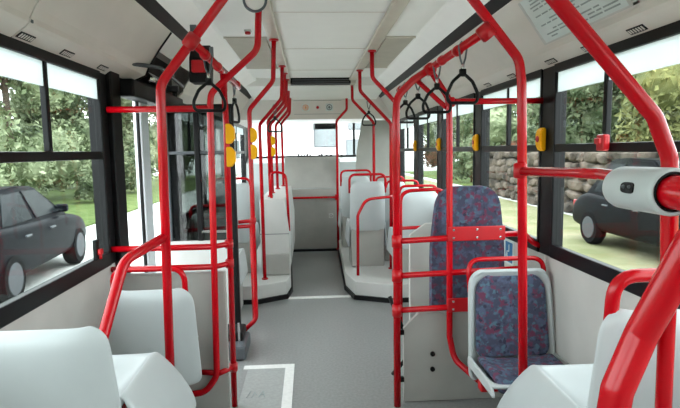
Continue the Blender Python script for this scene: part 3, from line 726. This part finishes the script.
# cove vents
def vent(label, x, y, z, s):
    t = thing('air_vent', label, 'vent', (x, y, z), 'small black slot vents over the windows')
    tilt = math.radians(36) * s
    f = box('frame', (-.015, .015, -.05, .05, -.002, .003), M['black'], t, .001)
    sl_ = box('slats', [(-.010, .010, yy, yy + .008, -.0035, 0) for yy in (-.042, -.026, -.01, .006, .022, .036)], M['cove'], t, .001)
    t.location = (x, y, z); t.rotation_euler = (0, tilt, 0)
    for ch in t.children: ch.location = (0, 0, 0)
    return t
for nm, s, ys in (('left', -1, (2.04, 2.37, 2.76)), ('right', 1, (1.95, 2.29, 2.65, 3.17, 3.6))):
    for i, y in enumerate(ys):
        vent('%s slot vent above the %s windows, %s from the camera' % ('black', nm, ('nearest', 'second', 'third', 'fourth', 'fifth')[i]), XC + s * 1.140, y, 1.886, s)
t = thing('cove_catch', 'small dark catch on the hatch seam of the left cove panel', 'catch', (-.99, 2.0, 1.94))
box('catch', (-1.01, -.985, 1.985, 2.005, 1.925, 1.955), M['slate'], t, .003)
# notice on right cove
ntc = thing('notice_sheet', 'white sheet of small print in a frame on the right cove panel', 'notice', (1.12, 2.25, 2.03))
def cove_pt(y, f, h=0.0):
    a, b = Vector((XC + .938, 0, 2.155)), Vector((XC + 1.088, 0, 1.945))
    p = a.lerp(b, f); n_ = Vector((-.21, 0, -.15)).normalized()
    return Vector((p.x, y, p.z)) + n_ * (h + .020)
def cove_plate(bm, y0, y1, f0, f1, h0, h1):
    v = [bm.verts.new(cove_pt(y_, f_, h_)) for h_ in (h0, h1) for y_, f_ in ((y0, f0), (y1, f0), (y1, f1), (y0, f1))]
    for q in ((0, 1, 2, 3), (4, 7, 6, 5), (0, 4, 5, 1), (1, 5, 6, 2), (2, 6, 7, 3), (3, 7, 4, 0)): bm.faces.new([v[k] for k in q])
bm = bmesh.new(); cove_plate(bm, 1.86, 2.52, .0, .90, -.016, .004); from_bm('sheet', bm, M['paper'], ntc)
random.seed(4); bm = bmesh.new()
for r_ in range(13):
    f = .07 + r_ * .062; y = 1.90
    if r_ in (4, 9): continue
    while y < 2.44:
        l_ = random.uniform(.03, .11); e = min(y + l_, 2.47)
        if random.random() < .85: cove_plate(bm, y, e, f, f + .026, .003, .0055)
        y = e + .014
from_bm('printed_lines', bm, M['ink'], ntc)
bm = bmesh.new(); cove_plate(bm, 1.84, 1.86, -.0, .93, -.016, .007); cove_plate(bm, 2.52, 2.54, -.0, .93, -.016, .007); cove_plate(bm, 1.84, 2.54, .90, .93, -.016, .007); from_bm('holder', bm, M['lgrey'], ntc)
# stop buttons on pillars
def stop_button(label, y):
    t = thing('stop_button', label, 'stop button', (XR - .03, y, 1.5), 'yellow stop buttons on the right pillars')
    bm = bmesh.new(); prism(bm, [(XR - .0085, 1.43), (XR - .026, 1.43), (XR - .042, 1.46), (XR - .042, 1.53), (XR - .026, 1.555), (XR - .0085, 1.555)], 'y', y - .032, y + .032)
    bmesh.ops.bevel(bm, geom=bm.edges[:], offset=.006, segments=2, affect='EDGES'); from_bm('housing', bm, M['yellow'], t)
    cyl('button', (XR - .042, y, 1.495), (XR - .047, y, 1.495), .018, M['redp'], t, 14, .002)
stop_button('yellow stop button on the pillar between the first two right windows', 2.77)
stop_button('yellow stop button on the second right window pillar', 3.885)
stop_button('yellow stop button on the farther right window pillar', 5.02)
stop_button('farthest yellow stop button on a right pillar', 6.15)
# emergency hammers
t = thing('emergency_hammer', 'small red emergency hammer in a black holder at the lower corner of the left window', 'hammer', (XL + .04, 2.56, .96))
box('holder', (XL + .021, XL + .04, 2.53, 2.57, .94, 1.04), M['black'], t, .004); box('hammer_head', (XL + .04, XL + .06, 2.535, 2.565, .965, .995), M['redp'], t, .006); cyl('handle', (XL + .05, 2.55, .97), (XL + .05, 2.55, .945), .007, M['redp'], t, 10)
t = thing('emergency_hammer', 'red emergency hammer holder on the bar of the nearest right window', 'hammer', (XR - .04, 2.16, 1.46))
box('holder', (XR - .045, XR - .015, 2.13, 2.19, 1.43, 1.50), M['redp'], t, .008); box('hammer_head', (XR - .06, XR - .045, 2.14, 2.18, 1.46, 1.485), M['redp'], t, .004)
# sticker under right window
t = thing('wheelchair_sticker', 'blue and white sticker below the right window beside the patterned board', 'sticker', (XR - .002, 3.25, .77))
box('sheet', (XR - .004, XR - .001, 3.17, 3.36, .70, .86), M['paper'], t, 0)
box('blue_field', (XR - .006, XR - .004, 3.185, 3.30, .715, .845), M['blue'], t, 0)
bm = bmesh.new(); sweep(bm, [(XR - .0065, 3.235, .83), (XR - .0065, 3.235, .785), (XR - .0065, 3.265, .783), (XR - .0065, 3.28, .75)], .004, 6)
pth = [(XR - .0065, 3.24 + .026 * math.cos(a * PI / 8), .762 + .026 * math.sin(a * PI / 8)) for a in range(9, 18)]; sweep(bm, pth, .004, 6)
from_bm('symbol', bm, M['paper'], t)
t = thing('wall_bracket', 'small black bracket at the foot of the right wall behind the nearest seat', 'bracket', (1.25, 2.1, .45))
prism_obj('bracket', [(2.03, .44), (2.14, .44), (2.12, .475), (2.06, .50)], 'x', XR - .05, XR - .001, M['black'], t, .004)
struct('trim_25', (XR - .006, XR - .0005, 2.72, 2.735, .05, SILL), M['cove'])
struct('baseboard_right', (XR - .012, XR - .0005, YB, 4.78, .001, .09), M['slate'], bev=.003)

# ------------------------------------------------------------------ outside
GZ = -.35
struct('ground', (-60, 60, -40, 90, GZ - .1, GZ), M['asphalt'])
g = box('lawn', (-40, -5.6, -10, 41.5, GZ, GZ + .05), M['grass']); tag(g, 'green lawn beyond the parked car on the left', 'grass', kind='stuff')
g = box('lawn', (7.45, 40, -10, 41.5, GZ, GZ + .05), M['grass']); tag(g, 'green verge beyond the parked car on the right', 'grass', kind='stuff')
g = box('verge', (2.4, 6.85, 1.0, 41.5, GZ, GZ + .003), M['verge'], None, 0); tag(g, 'dry yellowish verge under the parked car on the right', 'grass', kind='stuff')
def foliage(name, blobs, n, size, m, parent, seed):
    rd = random.Random(seed); vs, fs = [], []
    tot = sum(b[3] ** 2 for b in blobs)
    for bx_, by_, bz_, br in blobs:
        for _ in range(int(n * br * br / tot)):
            d = Vector((rd.gauss(0, 1), rd.gauss(0, 1), rd.gauss(0, 1))).normalized()
            p = Vector((bx_, by_, bz_)) + d * br * (rd.uniform(.55, 1.0) ** .6)
            if p.z < GZ + .22: continue
            a = Vector((rd.gauss(0, 1), rd.gauss(0, 1), rd.gauss(0, 1))).normalized()
            t_ = (d * .6 + a).normalized(); q = t_.cross(Vector((rd.gauss(0, 1), rd.gauss(0, 1), rd.gauss(0, 1)))).normalized(); r_ = t_.cross(q)
            s = size * rd.uniform(.6, 1.3); k = len(vs)
            vs += [p - q * s, p + r_ * s * .5 + t_ * s * .15, p + q * s, p - r_ * s * .5 + t_ * s * .15]; fs.append((k, k + 1, k + 2, k + 3))
    me = bpy.data.meshes.new(name); me.from_pydata(vs, [], fs)
    o = add(name, me, m, parent); return o
def tree(name, label, x, y, h, spread, m, seed, n=3800, size=.15, trunk=True, low=.25, group=None):
    rd = random.Random(seed); t = thing(name, label, 'tree' if trunk else 'bush', (x, y, GZ), group)
    zb = GZ + h * low; bl = []
    for k in range(11):
        a = rd.uniform(0, 2 * PI); rr_ = spread * rd.uniform(.1, .75)
        bl.append((x + rr_ * math.cos(a), y + rr_ * math.sin(a), zb + (h * (1 - low)) * rd.uniform(.08, .92), spread * rd.uniform(.38, .62)))
    foliage('foliage', bl, n, size, m, t, seed)
    bm = bmesh.new()
    for b in bl:
        bmesh.ops.create_icosphere(bm, subdivisions=2, radius=b[3] * .72, matrix=Matrix.Translation((b[0], b[1], max(b[2], GZ + .1 + b[3] * .72))))
    for v in bm.verts: v.co.z = max(v.co.z, GZ + .12)
    for v in bm.verts: v.co += Vector((rd.gauss(0, .05), rd.gauss(0, .05), abs(rd.gauss(0, .05))))
    from_bm('inner_leaves', bm, m, t)
    if trunk: tube('trunk', [(x, y, GZ + .051), (x + .05, y, GZ + h * .3), (x - .03, y, GZ + h * .7)], .11, M['bark'], t, .3, 10)
    else: tube('stem', [(x, y, GZ + .051), (x, y, GZ + h * .5)], .04, M['bark'], t, .1, 8)
    return t
GT = 'trees behind the left windows'
Ls = [(-10.2, 14.6, 6.2, 2.3, 'leafa', 'pale green tree at the left edge of the nearest left window'),
      (-10.8, 19.6, 6.8, 2.4, 'leafa', 'tall pale green tree at the middle of the nearest left window'),
      (-9.2, 23.6, 6.4, 2.2, 'leafb', 'mid green tree at the right edge of the nearest left window'),
      (-8.8, 28.4, 7.2, 2.4, 'leafa', 'pale green tree seen through the left door'),
      (-15.0, 22.5, 8.6, 2.9, 'leafb', 'big mid green tree standing back beyond the pale ones at left'),
      (-13.8, 29.0, 8.6, 2.9, 'leafb', 'big mid green tree standing back, far ahead at left'),
      (-8.2, 34.5, 7.6, 2.8, 'leafb', 'mid green tree farthest ahead on the left')]
for i, (x, y, h, s, m, lb) in enumerate(Ls): tree('leafy_tree', lb, x, y, h, s, M[m], 20 + i, n=8500, size=.125, group=GT, low=.10)
Rs = [(10.4, 13.4, 5.6, 2.1, 'leafy', 'yellow flowering tree above the parked car at right'),
      (10.4, 18.6, 6.2, 2.3, 'leafb', 'green tree over the stone wall in the nearest right window'),
      (10.6, 24.2, 6.6, 2.4, 'leafa', 'pale green tree in the second right window'),
      (10.4, 30.2, 7.0, 2.5, 'leafb', 'green tree in the third right window'),
      (15.6, 17.5, 8.0, 2.8, 'leafb', 'big dark green tree standing back beyond the yellow one'),
      (15.4, 25.5, 8.4, 2.9, 'leafb', 'big dark green tree standing back, far ahead at right'),
      (9.8, 36.4, 7.4, 2.6, 'leafb', 'green tree far ahead on the right'),
      (12.2, 43.6, 7.6, 2.4, 'leafr', 'russet tree far ahead on the right'),
      (13.4, 52.0, 8.2, 3.0, 'leafb', 'green tree farthest ahead on the right')]
for i, (x, y, h, s, m, lb) in enumerate(Rs): tree('leafy_tree', lb, x, y, h, s, M[m], 60 + i, n=8500, size=.125, group='trees behind the right windows', low=.08)
for i, (x, y, h, s, m, lb) in enumerate([(8.5, 22.2, 2.2, .9, 'leafr', 'low russet bush just past the end of the stone wall'), (8.4, 26.6, 2.2, 1.0, 'leafb', 'low green bush beyond the russet one'), (-7.9, 19.5, 1.2, .6, 'leafb', 'low green bush on the left lawn')]):
    tree('garden_bush', lb, x, y, h, s, M[m], 90 + i, n=1200, size=.11, trunk=False, low=.1)
# stone wall
sw_ = thing('stone_wall', 'rough wall of grey brown boulders beyond the right-hand parked car', 'wall', (7.2, 15, GZ))
box('soil_bank', (7.15, 7.40, 10.0, 20.5, GZ + .002, 1.30), M['soil'], sw_, .03)
bm = bmesh.new(); rd = random.Random(9)
for row in range(6):
    y = 10.1 + rd.uniform(0, .3)
    while y < 20.2:
        l_ = rd.uniform(.35, .85); h_ = rd.uniform(.26, .40); z_ = GZ + .16 + .28 * row + rd.uniform(-.05, .05)
        r_ = bmesh.ops.create_icosphere(bm, subdivisions=2, radius=1)
        q = [rd.uniform(-.25, .25) for _ in range(6)]
        for v in r_['verts']:
            c = v.co.copy(); f_ = max(abs(c.x), abs(c.y), abs(c.z)) ** .45
            c = c / f_ * (1 + q[0] * c.x * c.y + q[1] * c.y * c.z + q[2] * c.z)
            v.co = Vector((7.14 + c.x * .20, y + l_ / 2 + c.y * l_ * .52, max(z_ + c.z * h_ * .5 + q[3] * .2 * c.y, GZ + .002)))
        y += l_ * .95
from_bm('boulders', bm, M['stone'], sw_)
# cars
def car(label, x, y, L, Wd, Hh, paint, rot):
    """nose towards +y; local origin at tail centre on the ground"""
    t = thing('parked_car', label, 'car', (x, y, GZ))
    hw = Wd / 2
    st = [(0, .30, .62, .92), (.12, .24, .80, .94), (.5, .22, .98, .985), (.95, .22, .95, 1.0), (1.5, .22, .94, 1.0), (2.2, .22, .92, 1.0), (2.9, .22, .90, 1.0), (3.25, .22, .88, 1.0), (3.8, .22, .80, .97), (4.15, .24, .68, .90), (4.3, .30, .52, .82)]
    bm = bmesh.new(); rings_ = []
    for (ys, zb, zt, wf) in st:
        ys *= L / 4.3; q = hw * wf
        half = [(q * .90, zb), (q * .99, zb + .12), (q, (zb + zt) * .52), (q * .97, zt - .05), (q * .88, zt), (0, zt + .025)]
        full = half + [(-a, b) for a, b in half[-2::-1]]
        rings_.append([bm.verts.new((x + a, y + ys, GZ + b)) for a, b in full])
    for i in range(len(rings_) - 1):
        A, B = rings_[i], rings_[i + 1]; n_ = len(A)
        for k in range(n_): bm.faces.new((A[k], B[k], B[(k + 1) % n_], A[(k + 1) % n_]))
    bm.faces.new(rings_[0]); bm.faces.new(rings_[-1])
    bo_ = from_bm('body', bm, paint, t, True); sb_ = bo_.modifiers.new('sub', 'SUBSURF'); sb_.levels = 1; sb_.render_levels = 2
    # greenhouse
    ry = [v * L / 4.3 for v in (.45, 1.15, 2.1, 3.15)]
    zb = .93; zr = Hh
    def P_(a, yy, z): return (x + a, y + yy, GZ + z)
    bm = bmesh.new()
    base = [(hw * .90, ry[0]), (hw * .92, (ry[0] + ry[3]) / 2), (hw * .90, ry[3])]; top = [(hw * .70, ry[1] - .05), (hw * .73, ry[1] + .45), (hw * .70, ry[2] + .15)]
    Bv = [bm.verts.new(P_(a, b, zb - .06)) for a, b in base] + [bm.verts.new(P_(-a, b, zb - .06)) for a, b in base[::-1]]
    Tv = [bm.verts.new(P_(a, b, zr - (.03 if i != 1 else 0))) for i, (a, b) in enumerate(top)] + [bm.verts.new(P_(-a, b, zr - (.03 if i != 1 else 0))) for i, (a, b) in enumerate(top[::-1])]
    for k in range(6): bm.faces.new((Bv[k], Bv[(k + 1) % 6], Tv[(k + 1) % 6], Tv[k]))
    bm.faces.new(Tv)
    bmesh.ops.bevel(bm, geom=bm.edges[:], offset=.03, segments=2, affect='EDGES')
    from_bm('cabin', bm, paint, t, False)
    # side windows / screens, laid on the cabin faces
    def quad(name, pts, off):
        bm2 = bmesh.new(); ps = [Vector(p) for p in pts]; n_ = (ps[1] - ps[0]).cross(ps[2] - ps[0]).normalized()
        if n_.dot(off) < 0: n_ = -n_
        a_ = [bm2.verts.new(p + n_ * .012) for p in ps]; b_ = [bm2.verts.new(p - n_ * .01) for p in ps]
        bm2.faces.new(a_); bm2.faces.new(b_[::-1]); k_ = len(ps)
        for i in range(k_): bm2.faces.new((a_[i], b_[i], b_[(i + 1) % k_], a_[(i + 1) % k_]))
        return from_bm(name, bm2, M['carglass'], t)
    def lerp(a, b, s): return Vector(a).lerp(Vector(b), s)
    for sd_ in (-1, 1):
        b0, bm_, b1 = [P_(sd_ * a, b, zb - .06) for a, b in base]; t0, tm, t1 = [P_(sd_ * a, b, zr - (.03 if i != 1 else 0)) for i, (a, b) in enumerate(top)]
        quad('side_window', [lerp(lerp(b0, bm_, .22), lerp(t0, tm, .15), .15), lerp(lerp(b0, bm_, .94), lerp(t0, tm, .94), .15), lerp(lerp(b0, bm_, .94), lerp(t0, tm, .94), .86), lerp(lerp(b0, bm_, .22), lerp(t0, tm, .15), .86)], Vector((sd_, 0, 0)))
        quad('side_window', [lerp(lerp(bm_, b1, .06), lerp(tm, t1, .06), .15), lerp(lerp(bm_, b1, .80), lerp(tm, t1, .86), .15), lerp(lerp(bm_, b1, .80), lerp(tm, t1, .86), .86), lerp(lerp(bm_, b1, .06), lerp(tm, t1, .06), .86)], Vector((sd_, 0, 0)))
        box('wing_mirror', (x + sd_ * hw * .93 - .09, x + sd_ * hw * .93 + .09, y + ry[3] - .35, y + ry[3] - .25, GZ + .93, GZ + 1.05), paint, t, .03)
        boxes('door_handle', [(x + sd_ * hw * .985 - .02, x + sd_ * hw * .985 + .02, y + yy, y + yy + .16, GZ + .76, GZ + .785) for yy in (1.25 * L / 4.3, 2.15 * L / 4.3)], M['slate'], t, .006)
        box('headlamp', (x + sd_ * hw * .60 - .14, x + sd_ * hw * .60 + .14, y + 4.08 * L / 4.3, y + 4.22 * L / 4.3, GZ + .50, GZ + .62), M['alloy'], t, .03)
        box('tail_lamp', (x + sd_ * hw * .72 - .12, x + sd_ * hw * .72 + .12, y - .01, y + .09, GZ + .62, GZ + .76), M['lampred'], t, .02)
        for yy in (.82 * L / 4.3, 3.42 * L / 4.3):
            wx = x + sd_ * (hw - .10)
            wh = cyl('wheel', (wx - .10, y + yy, GZ + .315), (wx + .10, y + yy, GZ + .315), .31, M['tyre'], t, 28, .03)
            hb = cyl('hubcap', (wx + sd_ * .09, y + yy, GZ + .315), (wx + sd_ * .108, y + yy, GZ + .315), .20, M['alloy'], wh, 20, .006)
    fv = [P_(hw * .80, ry[3] - .10, zb + .0), P_(-hw * .80, ry[3] - .10, zb + .0), P_(-hw * .64, ry[2] + .24, zr - .08), P_(hw * .64, ry[2] + .24, zr - .08)]
    quad('windscreen', fv, Vector((0, 1, .5)))
    rv = [P_(hw * .80, ry[0] + .10, zb + .0), P_(-hw * .80, ry[0] + .10, zb + .0), P_(-hw * .64, ry[1] - .12, zr - .08), P_(hw * .64, ry[1] - .12, zr - .08)]
    quad('rear_window', rv, Vector((0, -1, .5)))
    t.rotation_euler = (0, 0, math.radians(rot))
    return t
car('dark blue grey saloon car parked outside the nearest left window', -4.35, 5.55, 3.95, 1.72, 1.40, M['carpaint'], 6)
car('charcoal saloon car parked outside the nearest right window', 6.0, 10.05, 4.2, 1.75, 1.60, M['carpaint2'], 180)
# building ahead of the windscreen
bd = thing('building', 'white rendered building with grey windows ahead of the windscreen', 'building', (0, 46, GZ))
box('facade', (-9, 9, 45, 50, GZ, 9.5), M['build'], bd, .05)
box('wing', (-5.5, 0.3, 42, 45, GZ, 7.5), M['build'], bd, .05)
for (x0, x1, z0, z1) in ((.45, 2.5, 1.75, 3.9), (3.2, 5.0, .9, 2.4), (.4, 2.4, 3.2, 4.6), (3.4, 5.4, 3.2, 4.6), (-7, -5, .9, 2.4), (-6.6, -4.4, 3.2, 4.6)):
    f = box('window_frame', (x0, x1, 44.93, 45.0, z0, z1), M['slate'], bd, .02); box('window_pane', (x0 + .08, x1 - .08, 44.90, 44.93, z0 + .08, z1 - .08), M['bwin'], f, 0)
